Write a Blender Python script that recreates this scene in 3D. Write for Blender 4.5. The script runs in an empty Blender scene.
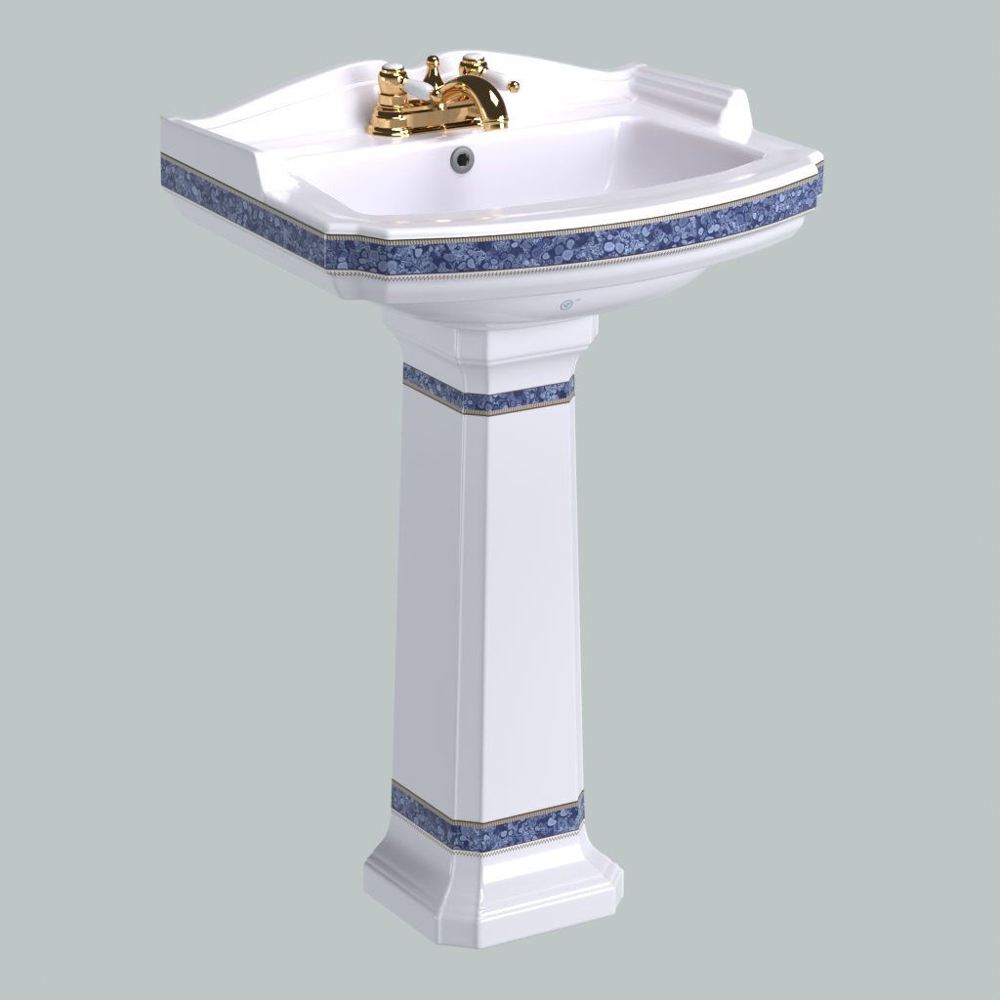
import bpy, bmesh, math
from mathutils import Vector, Matrix
from mathutils.bvhtree import BVHTree

scene = bpy.context.scene
COL = scene.collection
PI = math.pi

# ------------------------------------------------------------------ helpers
def lin(c):
    return tuple(((v/255)/12.92 if v/255 <= .04045 else ((v/255+.055)/1.055)**2.4) for v in c)

def interp(x, pts):
    """smooth monotone (PCHIP) interpolation through (x, y) pairs"""
    n = len(pts)
    if x <= pts[0][0]: return pts[0][1]
    if x >= pts[-1][0]: return pts[-1][1]
    for i in range(n-1):
        if x <= pts[i+1][0]: break
    def sl(k): return (pts[k+1][1]-pts[k][1])/(pts[k+1][0]-pts[k][0])
    def der(k):
        if k == 0: return sl(0)
        if k == n-1: return sl(n-2)
        a, b = sl(k-1), sl(k)
        return 0. if a*b <= 0 else 2*a*b/(a+b)
    h = pts[i+1][0]-pts[i][0]; t = (x-pts[i][0])/h
    m0, m1 = der(i)*h, der(i+1)*h
    return ((2*t**3-3*t*t+1)*pts[i][1]+(t**3-2*t*t+t)*m0+(-2*t**3+3*t*t)*pts[i+1][1]+(t**3-t*t)*m1)

def linterp(x, pts):
    if x <= pts[0][0]: return pts[0][1]
    for (a, b), (c, d) in zip(pts, pts[1:]):
        if x <= c: return b+(d-b)*(x-a)/(c-a)
    return pts[-1][1]

def smin(a, b, k):
    h = max(k-abs(a-b), 0)/k
    return min(a, b)-h*h*k/4
def smax(a, b, k): return -smin(-a, -b, k)

def fillet(pts, rad, closed=True, n=5):
    """round the corners of a 2-D polyline; rad is one radius or one per point"""
    out = []; N = len(pts)
    for i, p in enumerate(pts):
        r = rad[i] if isinstance(rad, (list, tuple)) else rad
        if (not closed and i in (0, N-1)) or r <= 0:
            out.append(Vector(p)); continue
        a, b, c = Vector(pts[i-1]), Vector(p), Vector(pts[(i+1) % N])
        u, v = (a-b), (c-b); lu, lv = u.length, v.length; u.normalize(); v.normalize()
        ang = u.angle(v)
        if ang > PI-.01:
            for k in range(n+1): out.append(b.copy())
            continue
        t = r/math.tan(ang/2)
        p0, p2 = b+u*min(t, lu*.48), b+v*min(t, lv*.48)
        for k in range(n+1):
            s = k/n
            out.append(p0*(1-s)**2+b*2*s*(1-s)+p2*s*s)
    return out

def resample(pts, n, closed=False):
    """n+1 points evenly along an open polyline"""
    L = [0]
    for a, b in zip(pts, pts[1:]): L.append(L[-1]+(b-a).length)
    out = []; j = 0
    for k in range(n+1):
        s = L[-1]*k/n
        while j < len(pts)-2 and L[j+1] < s: j += 1
        seg = L[j+1]-L[j]
        f = 0 if seg == 0 else (s-L[j])/seg
        out.append(pts[j].lerp(pts[j+1], min(max(f, 0), 1)))
    return out

def link(name, me, mat, parent=None, smooth=True, wn=False):
    o = bpy.data.objects.new(name, me); COL.objects.link(o)
    if mat: me.materials.append(mat)
    if smooth:
        for p in me.polygons: p.use_smooth = True
    if parent: o.parent = parent
    if wn:
        m = o.modifiers.new('weighted', 'WEIGHTED_NORMAL'); m.keep_sharp = True
    return o

def mesh(verts, faces):
    me = bpy.data.meshes.new('m'); me.from_pydata([tuple(v) for v in verts], [], faces); me.update()
    return me

def recalc(me):
    bm = bmesh.new(); bm.from_mesh(me)
    bmesh.ops.recalc_face_normals(bm, faces=bm.faces); bm.to_mesh(me); bm.free()

def loft(rings, cap0=False, cap1=False, closed=True, v0=0):
    n = len(rings[0]); V = [v for r in rings for v in r]; F = []
    for i in range(len(rings)-1):
        for k in range(n if closed else n-1):
            k2 = (k+1) % n
            F.append((v0+i*n+k, v0+i*n+k2, v0+(i+1)*n+k2, v0+(i+1)*n+k))
    if cap0: F.append(tuple(v0+k for k in range(n))[::-1])
    if cap1: F.append(tuple(v0+(len(rings)-1)*n+k for k in range(n)))
    return V, F

class MB:
    """collects pieces of ONE part"""
    def __init__(s): s.V = []; s.F = []
    def add(s, V, F, M=None):
        o = len(s.V)
        s.V += [(M @ Vector(v)) if M else Vector(v) for v in V]
        s.F += [tuple(i+o for i in f) for f in F]
        return s
    def lathe(s, prof, M=None, n=48, caps=True):
        rings = [[(r*math.cos(2*PI*k/n), r*math.sin(2*PI*k/n), z) for k in range(n)] for r, z in prof]
        V, F = loft(rings, cap0=caps and prof[0][0] > 1e-6, cap1=caps and prof[-1][0] > 1e-6)
        return s.add(V, F, M)
    def tube(s, path, rad, n=32, flat=None):
        """path: list of Vector, rad: radius per point (tuple = two radii)"""
        rings = []
        side = Vector((1, 0, 0))
        for i, p in enumerate(path):
            t = (path[min(i+1, len(path)-1)]-path[max(i-1, 0)]).normalized()
            a = (side-t*side.dot(t)).normalized(); b = t.cross(a)
            r = rad[i]; ra, rb = (r, r) if not isinstance(r, tuple) else r
            rings.append([p+a*ra*math.cos(2*PI*k/n)+b*rb*math.sin(2*PI*k/n) for k in range(n)])
        V, F = loft(rings, True, True)
        return s.add(V, F)
    def build(s, name, mat, parent=None, wn=False):
        me = mesh(s.V, s.F); recalc(me)
        return link(name, me, mat, parent, True, wn)

def smooth_profile(pts, n=10):
    """Catmull-Rom through (r, z) pairs; a doubled point keeps an edge crisp"""
    out = []
    for i in range(len(pts)-1):
        p1, p2 = Vector(pts[i]), Vector(pts[i+1])
        if (p1-p2).length < 1e-7: continue
        p0 = Vector(pts[max(i-1, 0)]); p3 = Vector(pts[min(i+2, len(pts)-1)])
        for k in range(n):
            t = k/n
            q = .5*((2*p1)+(p2-p0)*t+(2*p0-5*p1+4*p2-p3)*t*t+(3*p1-p0-3*p2+p3)*t**3)
            out.append((max(q.x, 0), q.y))
    out.append(tuple(pts[-1])); return out

# ------------------------------------------------------------------ materials
def mat(name):
    m = bpy.data.materials.new(name); m.use_nodes = True
    nt = m.node_tree; return m, nt, nt.nodes['Principled BSDF']

def node(nt, typ, **kw):
    n = nt.nodes.new(typ)
    for k, v in kw.items():
        if k in ('ins',):
            for a, b in v.items(): n.inputs[a].default_value = b
        else: setattr(n, k, v)
    return n

CERAMIC = (.83, .815, .89)
def porcelain(name, base=CERAMIC):
    m, nt, b = mat(name); L = nt.links
    b.inputs['Base Color'].default_value = (*base, 1)
    b.inputs['Roughness'].default_value = .19
    b.inputs['IOR'].default_value = 1.52
    b.inputs['Coat Weight'].default_value = .2
    b.inputs['Coat Roughness'].default_value = .04
    tc = node(nt, 'ShaderNodeTexCoord')
    n1 = node(nt, 'ShaderNodeTexNoise', ins={'Scale': 28., 'Detail': 2.})
    n2 = node(nt, 'ShaderNodeTexNoise', ins={'Scale': 9., 'Detail': 1.})
    L.new(tc.outputs['Object'], n1.inputs['Vector']); L.new(tc.outputs['Object'], n2.inputs['Vector'])
    mx = node(nt, 'ShaderNodeMath', operation='MULTIPLY_ADD', ins={1: .35}); L.new(n1.outputs['Fac'], mx.inputs[0]); L.new(n2.outputs['Fac'], mx.inputs[2])
    bp = node(nt, 'ShaderNodeBump', ins={'Strength': .12, 'Distance': .004})
    L.new(mx.outputs[0], bp.inputs['Height'])
    L.new(bp.outputs[0], b.inputs['Normal']); L.new(bp.outputs[0], b.inputs['Coat Normal'])
    return m
M_CER = porcelain('white_porcelain')
M_LEV = porcelain('lever_porcelain', (.80, .80, .83))

def gold():
    m, nt, b = mat('polished_brass')
    b.inputs['Base Color'].default_value = (.77, .51, .22, 1)
    b.inputs['Metallic'].default_value = 1
    b.inputs['Roughness'].default_value = .07
    return m
M_GOLD = gold()
def plain(name, c, rough=.4, metal=0):
    m, nt, b = mat(name); b.inputs['Base Color'].default_value = (*c, 1)
    b.inputs['Roughness'].default_value = rough; b.inputs['Metallic'].default_value = metal
    return m
M_STEEL = plain('brushed_steel', (.20, .21, .21), .4, .4)
M_HOLE = plain('dark_hole', (.006, .006, .007), .95)
M_MARK = plain('blue_mark', (.37, .50, .60), .3)

def blue_glaze(name, scale, light):
    """underglaze blue print of pebble blots in a dark net; UV is in metres"""
    m, nt, b = mat(name); L = nt.links
    uv = node(nt, 'ShaderNodeUVMap')
    nz = node(nt, 'ShaderNodeTexNoise', ins={'Scale': scale*.9, 'Detail': 2.})
    L.new(uv.outputs[0], nz.inputs['Vector'])
    sub = node(nt, 'ShaderNodeVectorMath', operation='SUBTRACT'); sub.inputs[1].default_value = (.5, .5, .5)
    L.new(nz.outputs['Color'], sub.inputs[0])
    scl = node(nt, 'ShaderNodeVectorMath', operation='SCALE'); scl.inputs['Scale'].default_value = .9/scale
    L.new(sub.outputs[0], scl.inputs[0])
    add = node(nt, 'ShaderNodeVectorMath', operation='ADD'); L.new(uv.outputs[0], add.inputs[0]); L.new(scl.outputs[0], add.inputs[1])
    def ramp(src, pts, interp_='LINEAR'):
        r = node(nt, 'ShaderNodeValToRGB'); cr = r.color_ramp; cr.interpolation = interp_
        while len(cr.elements) < len(pts): cr.elements.new(.5)
        for e, (p, c) in zip(cr.elements, pts): e.position = p; e.color = (*c, 1) if len(c) == 3 else c
        L.new(src, r.inputs[0]); return r.outputs[0]
    g = lambda v: (v, v, v)
    # pebble-like blots with a pale rim, each in a dark ring
    v1 = node(nt, 'ShaderNodeTexVoronoi', feature='F1', voronoi_dimensions='2D', ins={'Scale': scale}); L.new(add.outputs[0], v1.inputs['Vector'])
    sep1 = node(nt, 'ShaderNodeSeparateColor'); L.new(v1.outputs['Color'], sep1.inputs[0])
    rad = node(nt, 'ShaderNodeMath', operation='MULTIPLY_ADD', ins={1: .9, 2: .62}); L.new(sep1.outputs[2], rad.inputs[0])
    dd = node(nt, 'ShaderNodeMath', operation='MULTIPLY'); L.new(v1.outputs['Distance'], dd.inputs[0]); L.new(rad.outputs[0], dd.inputs[1])
    blob = ramp(dd.outputs[0], [(0, g(.70)), (.16, g(.62)), (.29, g(.92)), (.35, g(.5)), (.42, g(0)), (.50, g(0)), (.60, g(.3))])
    inside = ramp(dd.outputs[0], [(0, g(1)), (.50, g(1)), (.56, g(0))])
    # squiggly veins between them
    n2 = node(nt, 'ShaderNodeTexNoise', noise_dimensions='2D', ins={'Scale': scale*1.25, 'Detail': 1.2, 'Roughness': .5, 'Distortion': 1.6}); L.new(uv.outputs[0], n2.inputs['Vector'])
    vein = ramp(n2.outputs['Fac'], [(.26, g(.9)), (.33, g(.45)), (.37, g(.0)), (.42, g(.1)), (.45, g(.95)), (.475, g(.9)), (.495, g(.0)), (.54, g(.12)), (.56, g(.8)), (.585, g(.95)), (.61, g(.0)), (.66, g(.15)), (.70, g(.85))])
    pick = ramp(sep1.outputs[0], [(0, g(0)), (.46, g(0)), (.48, g(1)), (1, g(1))])
    pk = node(nt, 'ShaderNodeMath', operation='MULTIPLY'); L.new(pick, pk.inputs[0]); L.new(inside, pk.inputs[1])
    lum1 = ramp(sep1.outputs[1], [(0, g(.35)), (1, g(1.))])
    a = node(nt, 'ShaderNodeMath', operation='MULTIPLY'); L.new(blob, a.inputs[0]); L.new(lum1, a.inputs[1])
    # slow drift of the print's strength
    n3 = node(nt, 'ShaderNodeTexNoise', noise_dimensions='2D', ins={'Scale': scale*.35, 'Detail': 1.}); L.new(uv.outputs[0], n3.inputs['Vector'])
    dr = ramp(n3.outputs['Fac'], [(.35, g(.65)), (.65, g(1.))])
    # second, finer set of pebbles fills part of the ground
    v2 = node(nt, 'ShaderNodeTexVoronoi', feature='F1', voronoi_dimensions='2D', ins={'Scale': scale*1.7}); L.new(add.outputs[0], v2.inputs['Vector'])
    s2 = node(nt, 'ShaderNodeSeparateColor'); L.new(v2.outputs['Color'], s2.inputs[0])
    peb = ramp(v2.outputs['Distance'], [(0, g(.8)), (.25, g(.65)), (.36, g(1)), (.44, g(.1)), (.52, g(.15)), (.60, g(.8))])
    pm = node(nt, 'ShaderNodeMath', operation='MULTIPLY'); L.new(peb, pm.inputs[0]); L.new(s2.outputs[0], pm.inputs[1])
    n4 = node(nt, 'ShaderNodeTexNoise', noise_dimensions='2D', ins={'Scale': scale*.8, 'Detail': 0.}); L.new(uv.outputs[0], n4.inputs['Vector'])
    sel = ramp(n4.outputs['Fac'], [(.47, g(0)), (.52, g(1))])
    vm = node(nt, 'ShaderNodeMix', data_type='FLOAT'); L.new(sel, vm.inputs[0]); L.new(vein, vm.inputs[2]); L.new(pm.outputs[0], vm.inputs[3])
    c = node(nt, 'ShaderNodeMath', operation='MULTIPLY'); L.new(vm.outputs[0], c.inputs[0]); L.new(dr, c.inputs[1])
    mx = node(nt, 'ShaderNodeMix', data_type='FLOAT'); L.new(pk.outputs[0], mx.inputs[0]); L.new(c.outputs[0], mx.inputs[2]); L.new(a.outputs[0], mx.inputs[3])
    dark, mid, lt = (.016, .022, .095), (.060, .078, .205), light
    col = ramp(mx.outputs[0], [(0, dark), (.25, mid), (.65, lt), (1, tuple(min(1, v*1.7) for v in lt))])
    L.new(col, b.inputs['Base Color'])
    b.inputs['Roughness'].default_value = .14; b.inputs['Specular IOR Level'].default_value = .35
    return m
M_BLUE_BASIN = blue_glaze('blue_print_large', 88, (.27, .34, .54))
M_BLUE_SMALL = blue_glaze('blue_print_small', 105, (.30, .38, .58))

def trim(name, kind, cols=None):
    """gilt border printed on the glaze: UV u in metres, v 0..1 across the border"""
    m, nt, b = mat(name); L = nt.links
    uv = node(nt, 'ShaderNodeUVMap'); sp = node(nt, 'ShaderNodeSeparateXYZ'); L.new(uv.outputs[0], sp.inputs[0])
    def M(op, a, b_=None, c=None):
        n = node(nt, 'ShaderNodeMath', operation=op)
        for i, v in enumerate((a, b_, c)):
            if v is None: continue
            if isinstance(v, (int, float)): n.inputs[i].default_value = v
            else: L.new(v, n.inputs[i])
        return n.outputs[0]
    u, v = sp.outputs[0], sp.outputs[1]
    if kind == 'rope':       # dark line at v>.78, fine ticks below
        # leaning ticks
        t = M('FRACT', M('ADD', M('MULTIPLY', u, 1/.0029), M('MULTIPLY', v, .35)))
        tick = M('LESS_THAN', t, .55)
        line = M('GREATER_THAN', v, .70)
        base, tickc, linec = cols or ((.17, .135, .09), (.60, .55, .48), (.055, .036, .014))
    else:                    # lace: dark line on top, zigzag dots below
        line = M('GREATER_THAN', v, .86)
        t = M('PINGPONG', M('MULTIPLY', u, 1/.0019), 1.)
        zz = M('ABSOLUTE', M('SUBTRACT', M('MULTIPLY', v, 2.2), M('ADD', M('MULTIPLY', t, 1.), .35)))
        tick = M('LESS_THAN', zz, .30)
        base, tickc, linec = CERAMIC, (.42, .33, .20), (.12, .075, .04)
    m1 = node(nt, 'ShaderNodeMix', data_type='RGBA'); L.new(tick, m1.inputs[0]); m1.inputs[6].default_value = (*base, 1); m1.inputs[7].default_value = (*tickc, 1)
    m2 = node(nt, 'ShaderNodeMix', data_type='RGBA'); L.new(line, m2.inputs[0]); L.new(m1.outputs[2], m2.inputs[6]); m2.inputs[7].default_value = (*linec, 1)
    L.new(m2.outputs[2], b.inputs['Base Color'])
    if kind == 'rope':
        b.inputs['Metallic'].default_value = .25; b.inputs['Roughness'].default_value = .22
    else:
        L.new(M('MULTIPLY', M('MAXIMUM', tick, line), .45), b.inputs['Metallic']); b.inputs['Roughness'].default_value = .18
    return m
M_ROPE = trim('gilt_rope_border', 'rope'); M_LACE = trim('gilt_lace_border', 'lace')
M_ROPE2 = trim('brown_gilt_border', 'rope', ((.25, .185, .14), (.50, .42, .35), (.12, .072, .04)))

# ------------------------------------------------------------------ plan outlines
A, YF, YB = .305, -.190, .219
BOW = .060
ZB = .852           # top line of the printed band
ZD = .8605          # deck
def mirror(h):      # half outline from back centre (x=0) over the LEFT to the front centre -> closed loop
    r = [Vector((-p.x, p.y)) for p in h[1:-1]][::-1]
    return h+r

def bow(x): return YF-BOW*(1-(abs(x)/.262)**2)
N1, N2, N3, N4, N5, N6 = 170, 130, 60, 90, 34, 150
# outer half outline, pieces between keys; i = distance inwards (the wall side stays put)
def outer_half(i=0.):
    a, yf, sp = A-i, YF+i, .262-.45*i
    bw = lambda x: yf-BOW*(1-(abs(x)/sp)**2)
    yc = -.143+.45*i
    corner = fillet([(-a, -.10), (-a, yc), (-.2785+.72*i, -.1595+.72*i), (-sp, yf), (-.20, bw(-.20))], [0, .007, .012, .009, 0], closed=False, n=8)
    P = []
    bc = fillet([(0, YB), (-a, YB), (-a, -.02)], [0, .006, 0], closed=False, n=6)
    mid = len(bc)//2
    p1 = bc[:mid+1]; p2 = bc[mid:]
    P += resample(p1, N1)
    i0 = [Vector(p) for p in p2[:-1]]+[Vector((-a, .033))]
    P += resample(i0, N2)[1:]
    P += resample([Vector((-a, .033)), Vector((-a, -.024))], N3)[1:]
    P += resample([Vector((-a, -.024))]+corner[1:9], 40)[1:]
    P += resample(corner[9-1:], N4)[1:]
    P += resample([Vector((-.20+.20*k/400, bw(-.20+.20*k/400))) for k in range(401)], N6)[1:]
    return P
OUT_H = outer_half()
def inner_half():
    f = fillet([(0, .100), (-.222, .100), (-.250, -.118), (-.17, -.148)], [0, .032, .030, 0], closed=False, n=24)
    f = f[:-1]+[Vector((-.17+.17*k/400, -.148-.017*(1-(1-k/400)**2))) for k in range(0, 401)]
    d = resample(f, 6000)
    # cut where the spokes from the outline should land
    c0 = max(i for i, p in enumerate(d) if p.x-p.y*0 > -.2205 and p.y > .05)
    c1 = next(i for i, p in enumerate(d) if p.y < .028 and i > c0)
    c2 = next(i for i, p in enumerate(d) if p.y < -.022)
    c3 = next(i for i, p in enumerate(d) if p.y < -.084)
    c4 = next(i for i, p in enumerate(d) if p.x > -.186 and i > c3)
    P = resample(d[:c0+1], N1)
    for a, b, n in ((c0, c1, N2), (c1, c2, N3), (c2, c3, 40), (c3, c4, N4), (c4, len(d)-1, N6)):
        P += resample(d[a:b+1], n)[1:]
    return P
IN_H = inner_half()
assert len(OUT_H) == len(IN_H), (len(OUT_H), len(IN_H))
OUT = mirror(OUT_H); INN = mirror(IN_H); NR = len(OUT)

def normals2(loop):
    out = []; n = len(loop)
    for i in range(n):
        t = (loop[(i+1) % n]-loop[i-1]).normalized()
        out.append(Vector((t.y, -t.x)))     # outward or inward, fixed below
    c = Vector((0, 0))
    s = 1 if out[0].y > 0 else -1           # back centre: outward is +y
    return [v*s for v in out]
ON = normals2(OUT)
def inset(i): return mirror(outer_half(i))

# ------------------------------------------------------------------ basin top as one continuous glazed surface
H_BACK = [(0, .9135), (.012, .9155), (.026, .9225), (.040, .9275), (.055, .9285), (.074, .9275), (.107, .9225), (.155, .9125), (.2, .9005), (.234, .8915), (.262, .8865), (.305, .8885)]
PROF = [(0, 1), (.24, 1), (.31, .985), (.39, .87), (.46, .755), (.49, .705), (.505, .69), (.555, .683), (.59, .61), (.70, .40), (.80, .21), (.87, .125), (.92, .10), (.98, .085), (1.05, .03), (1.18, 0), (9, 0)]
PROF_ARM = [(0, 1), (.26, 1), (.34, .97), (.42, .87), (.50, .80), (.56, .77), (.62, .68), (.70, .56), (.76, .51), (.84, .40), (.92, .22), (1.0, .10), (1.15, .02), (1.35, 0), (9, 0)]
A0, A1 = .023, -.0105      # the arm's front end slopes down between these
END = [(-9, .0), (A1-.014, .0), (A1-.006, .001), (A1, .004), (A1+.004, .012), (A1+.009, .024), (A1+.014, .034), (A1+.020, .0400), (A1+.028, .0425), (A1+.04, .0435), (9, .0435)]
def rim_z(d, di):
    """d from the outer edge, di from the opening"""
    k = min(max(d, 0)/.010, 1)
    z = ZB+.0090*math.sqrt(max(0, 1-(1-k)**2))
    return z
def top_z(x, y, d, di):
    z = rim_z(d, di)
    if y > -.06:
        ax = A-abs(x); db = YB-y
        hb = interp(abs(x), H_BACK)-ZD
        wn = 1/(1+math.exp((abs(x)-.098)/.010))
        df = .060-.014*wn
        sb = hb*interp(db/df, PROF)
        ha = .0285+.0120*min(max((YB-y)/.23, 0), 1)
        sa = ha*interp(ax/.043, PROF_ARM)
        # front end of the arm, rounded in plan as well
        ye = y-.010*max(0, (ax-.018)/.025)**2
        e = interp(ye, END)
        sa = smin(sa, e, .006) if e > .0001 else min(sa, e)
        s = smax(sb, sa, .010) if (sb > .0005 and sa > .0005) else max(sb, sa)
        s = max(s, 0)
        # small rounding on the outer top edge
        de = min(ax, db)
        if de < .0025: s -= min(.0025, s)*(1-math.sqrt(max(0, 1-(1-max(de, 0)/.0025)**2)))
        w = min(1, s/.006)
        base = ZD*w+z*(1-w)
        z = base+s
    return z

TS = []; NT = 120
for k in range(NT+1):
    t = k/NT; TS.append(.35*t*t+.65*t if k else 0)
rings = []      # (list of 3-D points, region tag per ring)
tags = []
# underside and skirt, from the pedestal up to the band
BELLY = [(.100, -.078, .10, .697), (.104, -.082, .10, .6975), (.106, -.084, .10, .700), (.1065, -.085, .10, .705), (.107, -.086, .10, .7075),
         (.112, -.093, .105, .7085), (.130, -.112, .12, .7115), (.150, -.132, .13, .717), (.170, -.150, .14, .7245), (.188, -.166, .15, .734), (.204, -.177, .16, .745), (.216, -.184, .17, .757), (.225, -.1885, .18, .768), (.229, -.190, .19, .7775)]
def belly_loop(ax, yf, yb, z):
    out = []
    n = 2.5
    cy = -.01
    for p in OUT:
        th = math.atan2((p.y-.0)/.235, p.x/A)
        c, s = math.cos(th), math.sin(th)
        r = (abs(c)**n+abs(s)**n)**(-1/n)
        ay = (cy-yf) if s < 0 else (yb-cy)
        out.append(Vector((ax*c*r, cy+ay*s*r, z)))
    return out
for b in BELLY:
    rings.append(belly_loop(*b)); tags.append('underside')
def r3(loop, z): return [Vector((p.x, p.y, z)) for p in loop]
for i, z in [(.034, .7778), (.030, .7770), (.0265, .7772), (.0245, .7785), (.0225, .7815), (.0195, .786), (.0160, .790), (.0138, .794), (.0128, .799), (.0124, .8020), (.0112, .8040), (.0085, .8062), (.0050, .8092), (.0022, .8120), (.0008, .8143), (0, .8165), (0, .834), (0, ZB)]:
    rings.append(r3(inset(i), z)); tags.append('skirt')
# wall of the splash above the band
ztop0 = [top_z(p.x, p.y, 0, 1) for p in OUT]
for k in range(1, 5):
    rings.append([Vector((p.x, p.y, ZB+(zt-ZB)*k/5)) for p, zt in zip(OUT, ztop0)]); tags.append('top')
for t in TS:
    ring = []
    for o, i, n in zip(OUT, INN, ON):
        q = o.lerp(i, t); d = (q-o).length; L = (i-o).length
        z = top_z(q.x, q.y, d, L-d)
        # soft step along the rim, then the rounded lip of the opening
        e = L-d
        if e < .008: z -= .0035*(1-e/.008)**2
        sy = min(max((-.04-q.y)/.09, 0), 1); sy = sy*sy*(3-2*sy)
        if sy > 0:
            h_ = min(max((t-.30)/.30, 0), 1); z -= sy*.0020*h_*h_*(3-2*h_)
        ring.append(Vector((q.x, q.y, z)))
    rings.append(ring); tags.append('top')
# bowl
BOWLZ = [(0, 0), (.012, .0022), (.026, .0070), (.042, .015), (.065, .026), (.11, .047), (.20, .074), (.36, .099), (.62, .117), (1., .125)]
for k in range(1, 41):
    g = (k/40)**1.6
    ring = []
    for j, i in enumerate(INN):
        th = math.atan2((i.y+.02)/.13, i.x/.24)
        bpt = Vector((.13*math.cos(th), -.025+.075*math.sin(th)))
        q = i.lerp(bpt, g)
        ring.append(Vector((q.x, q.y, 0)))
    rings.append(ring); tags.append('bowl')
nb = 40; base_ring = rings[len(rings)-nb-1]
for k in range(1, nb+1):
    g = (k/nb)**1.6
    for j, v in enumerate(rings[len(rings)-nb-1+k]): v.z = base_ring[j].z-interp(g, BOWLZ)
last = rings[-1]
for f, dz in [(.75, .002), (.5, .0035), (.25, .0045)]:
    rings.append([Vector((v.x*f, -.025+(v.y+.025)*f, v.z-dz)) for v in last]); tags.append('bowl')
zc = rings[-1][0].z-.0005

def warp(p):
    # the fired basin is a touch out of true (3 mm over its whole width)
    k = -.7+1.7*min(max((p[1]+.19)/.409, 0), 1)
    return Vector((p[0], p[1], p[2]-.0032*(p[0]/A)*k*min(1, max(0, (p[2]-.70)/.06))))
V, F = loft([[warp(p) for p in r] for r in rings]); NV = len(V)
V.append(Vector((0, -.025, zc)))
lastv = (len(rings)-1)*NR
for k in range(NR): F.append((lastv+k, lastv+(k+1) % NR, NV))
full = mesh(V, F); recalc(full)
# orientation: the deck must face up
full.update()
bv = BVHTree.FromPolygons([tuple(v) for v in V], F)
vn = [v.normal.copy() for v in full.vertices]
if vn[(tags.index('bowl')-10)*NR+5].z < 0:
    full.flip_normals(); full.update(); vn = [v.normal.copy() for v in full.vertices]

def part_of(face):
    ri = min(i//NR if i < NV else len(rings)-1 for i in face)
    rj = max(i//NR if i < NV else len(rings)-1 for i in face)
    tg = tags[rj] if tags[rj] != 'top' else 'rim'
    if tg == 'rim':
        zs = max(V[i].z for i in face); y = sum(V[i].y for i in face)/len(face)
        x = abs(sum(V[i].x for i in face)/len(face))
        if y > -.055 and zs > ZD+.0018: return 'backsplash'
        if y > -.03 and ri <= tags.index('top')+6 : return 'backsplash'
    return tg
basin = bpy.data.objects.new('sink_basin', None); COL.objects.link(basin)
basin['label'] = 'white porcelain wash basin with arched backsplash and blue printed band round its rim'
basin['category'] = 'sink basin'
basin.location = (0, 0, .697)
OFF = Vector(basin.location)
groups = {}
for f in [tuple(p.vertices) for p in full.polygons]:
    groups.setdefault(part_of(f), []).append(f)
NAMES = {'backsplash': 'backsplash', 'rim': 'rim', 'bowl': 'bowl', 'skirt': 'skirt', 'underside': 'underside'}
for key, fs in groups.items():
    ids = {}; vv = []; nn = []
    ff = []
    for f in fs:
        g = []
        for i in f:
            if i not in ids: ids[i] = len(vv); vv.append(V[i]-OFF); nn.append(vn[i])
            g.append(ids[i])
        ff.append(tuple(g))
    me = mesh(vv, ff)
    o = link(NAMES[key], me, M_CER, basin)
    me.normals_split_custom_set_from_vertices([tuple(n) for n in nn])

# printed borders: thin strips just proud of the glaze
def strip(name, loops, vs, mat_, parent, off, closed=True, skip=None):
    """loops: list of 3-D loops (bottom to top), vs: v coordinate of each"""
    n = len(loops[0]); Vv = [Vector(p)-off for l in loops for p in l]
    us = [0.]
    for i in range(1, n+1): us.append(us[-1]+(Vector(loops[0][i % n])-Vector(loops[0][i-1])).length)
    Ff, UV = [], []
    for i in range(len(loops)-1):
        for k in range(n if closed else n-1):
            k2 = (k+1) % n
            if skip and skip(loops[i][k]): continue
            Ff.append((i*n+k, i*n+k2, (i+1)*n+k2, (i+1)*n+k))
            UV += [(us[k], vs[i]), (us[k+1], vs[i]), (us[k+1], vs[i+1]), (us[k], vs[i+1])]
    me = mesh(Vv, Ff); ul = me.uv_layers.new(name='UVMap')
    for l, uv in zip(ul.data, UV): l.uv = uv
    # outward facing check
    p = me.polygons[0]; c = sum((Vv[i] for i in p.vertices), Vector())/4
    tot = sum(((Vector((pp.center.x, pp.center.y, 0))-Vector((0, 0, 0))).dot(pp.normal)) for pp in me.polygons)
    if tot < 0: me.flip_normals()
    return link(name, me, mat_, parent)
PR = .0003
notback = lambda p: p[1] > YB-.0005
def band_loop(i, z): return [warp((q.x, q.y, z)) for q in inset(i-PR)]
strip('blue_band', [band_loop(0, .8168), band_loop(0, .832), band_loop(0, .8462)], [.8168, .832, .8462], M_BLUE_BASIN, basin, OFF, skip=notback)
strip('gilt_border', [band_loop(0, .8462), band_loop(0, .8521)], [0, 1], M_ROPE, basin, OFF, skip=notback)
strip('gilt_lace', [band_loop(.0085, .8060), band_loop(.0050, .8090), band_loop(.0022, .8118), band_loop(.0008, .8141), band_loop(0, .8168)],
      [0, .30, .56, .77, 1], M_LACE, basin, OFF, skip=notback)

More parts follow.
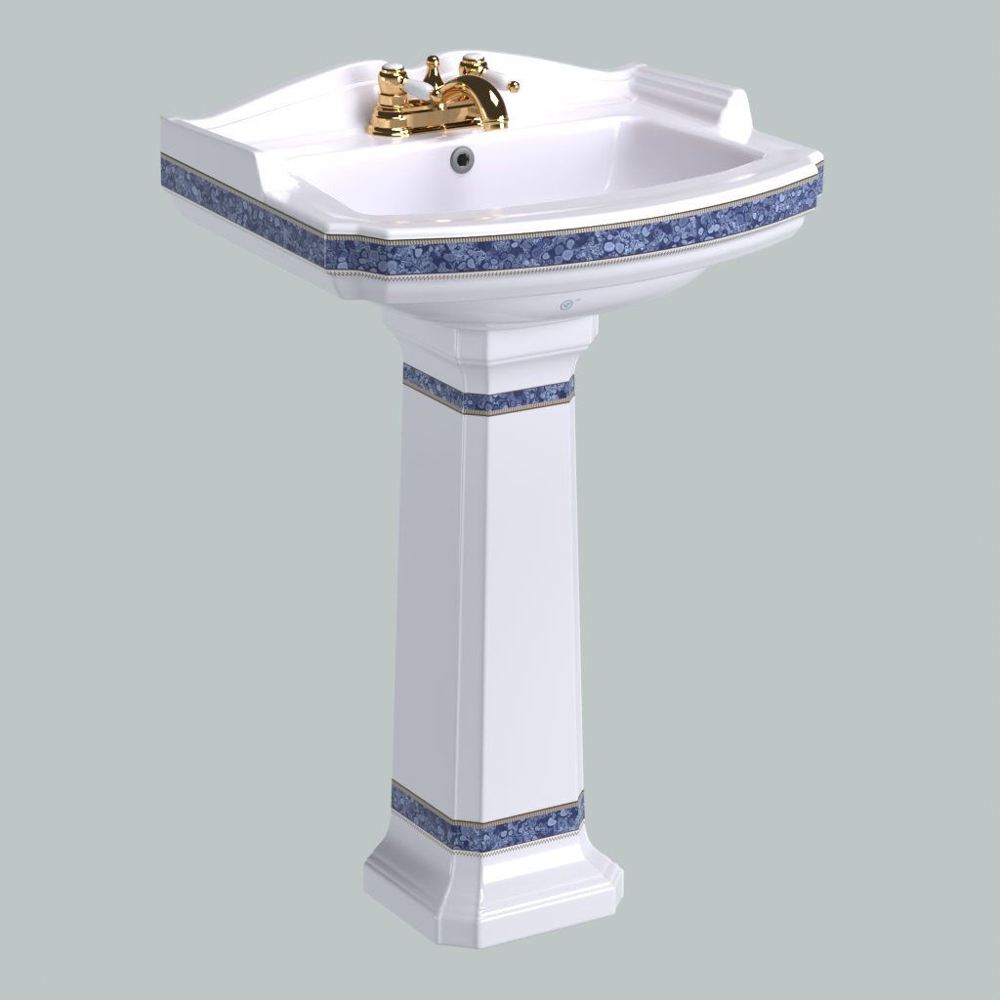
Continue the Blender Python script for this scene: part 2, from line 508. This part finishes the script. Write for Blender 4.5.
# overflow ring on the back wall of the bowl
def hit(p, dvec):
    r = bv.ray_cast(Vector(p), Vector(dvec)); return r[0], r[1]
loc, nor = hit((-.0016, 0, .836), (0, 1, 0))
if nor.y > 0: nor = -nor
rot = nor.to_track_quat('Z', 'Y').to_matrix().to_4x4()
MO = Matrix.Translation(loc-OFF) @ rot
ov = MB().lathe(smooth_profile([(.0076, -.002), (.0076, .0020), (.0076, .0020), (.0080, .0024), (.0110, .0024), (.0140, .0019), (.0149, .0006), (.0150, -.002)], 6), MO, 48, False).build('overflow_ring', M_STEEL, basin)
hole = MB().lathe([(0, .0004), (.0075, .0004), (.0075, -.001)], MO, 6).build('overflow_hole', M_HOLE, ov)

# maker's mark under the front
def mark():
    mb = MB()
    mt, _n = None, None
    def on_belly(x, z):
        l, n = hit((x, -.6, z), (0, 1, 0)); 
        if n.y > 0: n = -n
        return l+n*.0003, n
    def ribbon(pts, w):
        for (x0, z0), (x1, z1) in zip(pts, pts[1:]):
            d = Vector((x1-x0, z1-z0)); 
            if d.length < 1e-7: continue
            nrm = Vector((-d.y, d.x)).normalized()*w/2
            q = [on_belly(x0+nrm.x, z0+nrm.y)[0], on_belly(x1+nrm.x, z1+nrm.y)[0], on_belly(x1-nrm.x, z1-nrm.y)[0], on_belly(x0-nrm.x, z0-nrm.y)[0]]
            mb.add([v-OFF for v in q], [(0, 1, 2, 3)])
    cx, cz = MARK
    ribbon([(cx+.0062*math.cos(a*PI/12), cz+.0058*math.sin(a*PI/12)) for a in range(25)], .0012)
    ribbon([(cx-.003, cz+.001), (cx+.000, cz-.003), (cx+.003, cz+.002), (cx-.001, cz+.002)], .0014)
    ribbon([(cx+.0085, cz+.0040), (cx+.0115, cz+.0050), (cx+.0145, cz+.0046)], .0012)
    return mb.build('maker_mark', M_MARK, basin)
MARK = (-.0425, .7495)
mark()

# ------------------------------------------------------------------ pedestal
def ped_loop(b, z, pr=0.):
    yb = linterp(z, [(0, .094), (.13, .0965), (.616, .1045), (.64, .107), (.662, .116), (1, .116)])+pr
    cyy = linterp(z, [(0, .022), (.13, .0242), (.60, .0268), (1, .0268)])
    yf = -b+cyy; c = .258*b; s = .042*b
    hl = [(0, yb), (-b, yb), (-b, yf+c+.3*s), (-b+s, yf+c-.1*s), (-b+c-.1*s, yf+s), (-b+c+.3*s, yf), (0, yf)]
    r = .075*b
    f = fillet(hl, [0, .003, r, r, r, r, 0], closed=False, n=5)
    full_ = mirror(f)
    return [(p.x, p.y, z) for p in full_]
def shaft_b(z): return .0859+(z-.1305)*(.0708-.0859)/(.592-.1305)
PP = [(.110, -.0002), (.1225, 0), (.1238, .0012), (.1240, .004), (.1240, .030), (.1237, .0332), (.1228, .0353), (.1212, .0366), (.1200, .0371), (.1195, .0390), (.1182, .0412), (.1150, .0432), (.1127, .0445), (.1116, .0460), (.1104, .0480), (.1078, .0503), (.1036, .0537), (.0988, .0578), (.0950, .0625), (.0920, .0685), (.0898, .0752), (.0885, .0815), (.0875, .0870)]
for z in (.0965, .12, .1305, .2, .3, .4, .5, .592, .605, .616): PP.append((shaft_b(z), z))
PP += [(.0707, .623), (.0719, .630), (.0740, .6375), (.0770, .6440), (.0805, .6490), (.0838, .6525), (.0858, .6545), (.0866, .6560), (.0868, .6580), (.0872, .6592), (.0888, .6606), (.0898, .6625), (.0903, .6650), (.0903, .672), (.0903, .6995), (.0895, .7003), (.075, .7003)]
rr = [ped_loop(b, z) for b, z in PP]
pv, pf = loft(rr, cap0=True, cap1=True)
ped = bpy.data.objects.new('sink_pedestal', None); COL.objects.link(ped)
ped['label'] = 'tall tapering square white porcelain pedestal with notched corners and two narrow blue bands'
ped['category'] = 'pedestal'
# base, shaft and capital are parts of the pedestal: same glazed surface, cut at the moulding lines
def ped_part(name, z0, z1):
    sel = [r for r in rr if z0-1e-6 <= r[0][2] <= z1+1e-6]
    V_, F_ = loft(sel, cap0=(z0 <= 0), cap1=(z1 > .69))
    me = mesh(V_, F_); recalc(me)
    return me
full_p = mesh(pv, pf); recalc(full_p)
for p in full_p.polygons: p.use_smooth = True
tmp = bpy.data.objects.new('tmp', full_p); COL.objects.link(tmp)
mw = tmp.modifiers.new('w', 'WEIGHTED_NORMAL'); mw.weight = 60
dg = bpy.context.evaluated_depsgraph_get(); ev = tmp.evaluated_get(dg); em = ev.to_mesh()
cn = {}
for p in em.polygons:
    for li in p.loop_indices:
        cn.setdefault(em.loops[li].vertex_index, []).append(Vector(em.corner_normals[li].vector))
pn = {k: sum(v, Vector()).normalized() for k, v in cn.items()}
ev.to_mesh_clear(); bpy.data.objects.remove(tmp)
nr = len(rr[0])
def idx(z): return min(range(len(PP)), key=lambda i: abs(PP[i][1]-z))
for nm, i0, i1 in (('base', 0, idx(.0870)), ('shaft', idx(.0870), idx(.616)), ('capital', idx(.616), len(PP)-1)):
    V_, F_ = loft(rr[i0:i1+1], cap0=(i0 == 0), cap1=(i1 == len(PP)-1))
    me = mesh(V_, F_)
    # make faces point outwards
    tot = sum((Vector((q.center.x, q.center.y, 0))).dot(q.normal) for q in me.polygons)
    if tot < 0: me.flip_normals()
    o = link(nm, me, M_CER, ped)
    nrm = [pn[i0*nr+i] for i in range(len(V_))]
    me.normals_split_custom_set_from_vertices([tuple(n) for n in nrm])

def pband(z, pr=PR):
    b = shaft_b(z) if z > .087 else interp(z, sorted([(zz, bb) for bb, zz in PP]))
    b += pr
    return ped_loop(b, z, pr)
nb_ = lambda p: p[1] > linterp(p[2], [(0, .094), (.13, .0965), (.616, .1045)])+.0001
strip('blue_band', [pband(.5985), pband(.6155)], [.5985, .6155], M_BLUE_SMALL, ped, Vector(), skip=nb_)
strip('gilt_border', [pband(.6155), pband(.6168)], [.8, 1], M_ROPE2, ped, Vector(), skip=nb_)
strip('gilt_border', [pband(.5985), pband(.5925)], [0, 1], M_ROPE2, ped, Vector(), skip=nb_)
strip('blue_band', [pband(.0968), pband(.1245)], [.0968, .1245], M_BLUE_BASIN, ped, Vector(), skip=nb_)
strip('gilt_border', [pband(.1245), pband(.1308)], [0, 1], M_ROPE2, ped, Vector(), skip=nb_)
strip('gilt_lace', [pband(.0890), pband(.0930), pband(.0968)], [0, .5, 1], M_LACE, ped, Vector(), skip=nb_)

# ------------------------------------------------------------------ faucet
FX, FY, FZ = -.003, .1570, ZD
fau = bpy.data.objects.new('faucet', None); COL.objects.link(fau)
fau.location = (FX, FY, FZ)
fau['label'] = 'polished gold two handle faucet with white porcelain levers on the sink deck'
fau['category'] = 'faucet'
HX = .0508
plate = MB()
BELL = smooth_profile([(.0, .0), (.0300, .0), (.0300, .0), (.0306, .0012), (.0302, .0028), (.0290, .0040), (.0285, .0042), (.0278, .0068), (.0262, .0088), (.0250, .0094), (.0246, .0098), (.0240, .0190), (.0228, .0205), (.0222, .0225), (.0205, .0262), (.0192, .0272), (.0, .0274)], 5)
for s in (-1, 1):
    plate.lathe(BELL, Matrix.Translation((s*HX, 0, 0)) @ Matrix.Diagonal((1, .92, 1, 1)), 64)
bar = fillet([(-.0272, 0), (-.0276, .0026), (-.0256, .0036), (-.0250, .0052), (-.0236, .0062), (-.0222, .0072), (-.0214, .0225), (-.0192, .0250), (-.0182, .0292), (-.0125, .0312), (.0125, .0312), (.0182, .0292), (.0192, .0250), (.0214, .0225), (.0222, .0072), (.0236, .0062), (.0250, .0052), (.0256, .0036), (.0276, .0026), (.0272, 0)], .0010, n=4)
plate.add(*loft([[(x, p.x, p.y) for p in bar] for x in (-HX, HX)], True, True))
plate.build('base_plate', M_GOLD, fau, wn=True)

# spout: rises from a round boss, arches forward and drops to a round mouth
ctrl = [(-.002, .0320), (-.026, .0425), (-.048, .0535), (-.070, .0600), (-.090, .0605), (-.108, .0560), (-.1205, .0470), (-.1270, .0370), (-.1285, .0330)]
rads = [.0085, .0088, .0098, .0112, .0128, .0140, .0146, .0146, .0142]
path, rd = [], []
def cr(P, t, i):
    g = lambda k: Vector(P[max(0, min(k, len(P)-1))])
    p0, p1, p2, p3 = g(i-1), g(i), g(i+1), g(i+2)
    return .5*((2*p1)+(p2-p0)*t+(2*p0-5*p1+4*p2-p3)*t*t+(3*p1-p0-3*p2+p3)*t**3)
R2 = [(r, 0) for r in rads]
for i in range(len(ctrl)-1):
    for k in range(12):
        q = cr(ctrl, k/12, i); path.append(Vector((0, q.x, q.y))); rd.append(cr(R2, k/12, i).x)
path.append(Vector((0, *ctrl[-1]))); rd.append(rads[-1])
sp = MB().tube(path, rd, 40)
sp.lathe(smooth_profile([(.0, .022), (.0165, .022), (.0165, .024), (.0155, .028), (.0125, .033), (.0105, .038), (.0, .042)], 6), Matrix.Translation((0, .006, 0)))
spo = sp.build('spout', M_GOLD, fau)
end = Vector((0, *ctrl[-1])); td = (path[-1]-path[-3]).normalized()
MT = Matrix.Translation(end) @ td.to_track_quat('Z', 'Y').to_matrix().to_4x4()
MB().lathe(smooth_profile([(.0, -.002), (.0138, -.002), (.0145, -.0008), (.0150, .0006), (.0145, .0020), (.0132, .0026), (.0132, .0026), (.0130, .0080), (.0122, .0092), (.0122, .0092), (.0105, .0090), (.0, .0060)], 5), MT).build('aerator', M_GOLD, spo)

# lift-rod knob behind the spout
MB().lathe(smooth_profile([(0, .029), (.0160, .029), (.0160, .029), (.0162, .0315), (.0150, .0330), (.0152, .0395), (.0152, .0395), (.0164, .0412), (.0156, .0438), (.0128, .0480), (.0098, .0530), (.0074, .0585), (.0060, .0640), (.0058, .0658), (.0070, .0670), (.0077, .0690), (.0073, .0706), (.0073, .0706), (.0071, .0732), (.0056, .0764), (.0028, .0780), (0, .0784)], 6),
          Matrix.Translation((.0, .001, 0))).build('lift_knob', M_GOLD, fau)

def handle(side, dvec):
    M = Matrix.Translation((side*HX, 0, 0)) @ Matrix.Diagonal((.92, .92, .985, 1))
    body = MB().lathe(smooth_profile([(0, .020), (.0205, .020), (.0205, .0235), (.0185, .0245), (.0178, .0250), (.0176, .0290), (.0190, .0300), (.0194, .0312), (.0188, .0326), (.0172, .0332), (.0170, .0332), (.0168, .0415), (.0174, .0425), (.0172, .0438), (.0150, .0448), (.0146, .0455), (.0158, .0490), (.0172, .0545), (.0178, .0590), (.0172, .0640), (.0160, .0665), (.0160, .0665), (.0140, .0675), (.0138, .0680), (.0136, .0705), (.0126, .0722), (.0118, .0726), (0, .0726)], 5), M)
    h = body.build('handle', M_GOLD, fau)
    MB().lathe(smooth_profile([(0.0116, .0722), (.0114, .0735), (.0095, .0752), (.0050, .0764), (0, .0767)], 6), M).build('handle_cap', M_LEV, h)
    d = Vector(dvec); L = d.length; d.normalize()
    start = Vector((side*HX, 0, .0575))
    Q = Matrix.Translation(start) @ d.to_track_quat('Z', 'Y').to_matrix().to_4x4()
    MB().lathe(smooth_profile([(0, .012), (.0078, .012), (.0080, .0165), (.0070, .0178), (.0070, .0190), (0, .0190)], 5), Q).build('lever_collar', M_GOLD, h)
    MB().lathe(smooth_profile([(0, .0175), (.0066, .0176), (.0070, .0200), (.0082, .0270), (.0092, .0350), (.0094, .0410), (.0086, .0460), (.0070, .0492), (.0050, .0506), (0, .0508)], 6), Q).build('lever', M_LEV, h)
    MB().lathe(smooth_profile([(0, .0490), (.0048, .0500), (.0046, .0512), (.0060, .0530), (.0067, .0558), (.0062, .0588), (.0042, .0612), (0, .0622)], 6), Q).build('lever_tip', M_GOLD, h)
handle(-1, (.0215, -.042, -.009))
handle(1, (.0185, -.045, -.010))

# ------------------------------------------------------------------ camera (solved from the photograph)
cx, cy, cz, yaw, pit, rol, f = -2.1305, -3.3876, 1.8632, -.5598, -.3335, .0157, 3888.74
c_, s_ = math.cos(yaw), math.sin(yaw); cp, spn = math.cos(pit), math.sin(pit)
Fv = Vector((-s_*cp, c_*cp, spn)); Rv = Vector((c_, s_, 0)); Uv = Rv.cross(Fv)
c2, s2 = math.cos(rol), math.sin(rol)
R_, U_ = Rv*c2+Uv*s2, Rv*-s2+Uv*c2
cam = bpy.data.cameras.new('camera'); co = bpy.data.objects.new('camera', cam); COL.objects.link(co)
co.matrix_world = Matrix(((R_.x, U_.x, -Fv.x, cx), (R_.y, U_.y, -Fv.y, cy), (R_.z, U_.z, -Fv.z, cz), (0, 0, 0, 1)))
cam.sensor_width = 36; cam.lens = 36*f/1000; cam.clip_end = 100
scene.camera = co

# ------------------------------------------------------------------ studio
w = bpy.data.worlds.new('World'); scene.world = w; w.use_nodes = True
nt = w.node_tree; L = nt.links; bg = nt.nodes['Background']
tc = node(nt, 'ShaderNodeTexCoord'); sx = node(nt, 'ShaderNodeSeparateXYZ'); L.new(tc.outputs['Generated'], sx.inputs[0])
rp = node(nt, 'ShaderNodeValToRGB'); cr_ = rp.color_ramp
mp = node(nt, 'ShaderNodeMapRange', ins={'From Min': -1., 'From Max': 1.}); L.new(sx.outputs[2], mp.inputs[0]); L.new(mp.outputs[0], rp.inputs[0])
BG = lin((190, 199, 197))
cr_.elements.new(.5); cr_.elements.new(.5)
for e_, (p_, c_v) in zip(cr_.elements, [(.14, (.20, .19, .22)), (.22, BG), (.47, BG), (.60, (.06, .06, .065))]):
    e_.position = p_; e_.color = (*c_v, 1)
L.new(rp.outputs[0], bg.inputs[0]); bg.inputs[1].default_value = 1

def area(name, loc, target, size, power, color=(1, 1, 1), sy=None):
    l = bpy.data.lights.new(name, 'AREA'); l.shape = 'RECTANGLE'; l.size = size; l.size_y = sy or size
    l.energy = power; l.color = color
    o = bpy.data.objects.new(name, l); COL.objects.link(o); o.location = loc
    o.rotation_euler = (Vector(target)-Vector(loc)).to_track_quat('-Z', 'Y').to_euler(); return o
area('key_softbox', (1.9, -3.5, 1.25), (0, 0, .45), 2.3, 132, (.98, .98, 1), 2.4)
area('top_softbox', (.5, -.6, 2.9), (0, 0, .8), 1.4, 52, (.99, .99, 1), 1.2)
area('left_softbox', (-3.2, 1.3, .2), (0, 0, .4), 1.6, 35, (.965, .94, 1), 1.6)

scene.view_settings.view_transform = 'Standard'
scene.view_settings.look = 'None'
scene.view_settings.exposure = 0; scene.view_settings.gamma = 1
scene.view_settings.use_curve_mapping = False
scene.cycles.max_bounces = 8
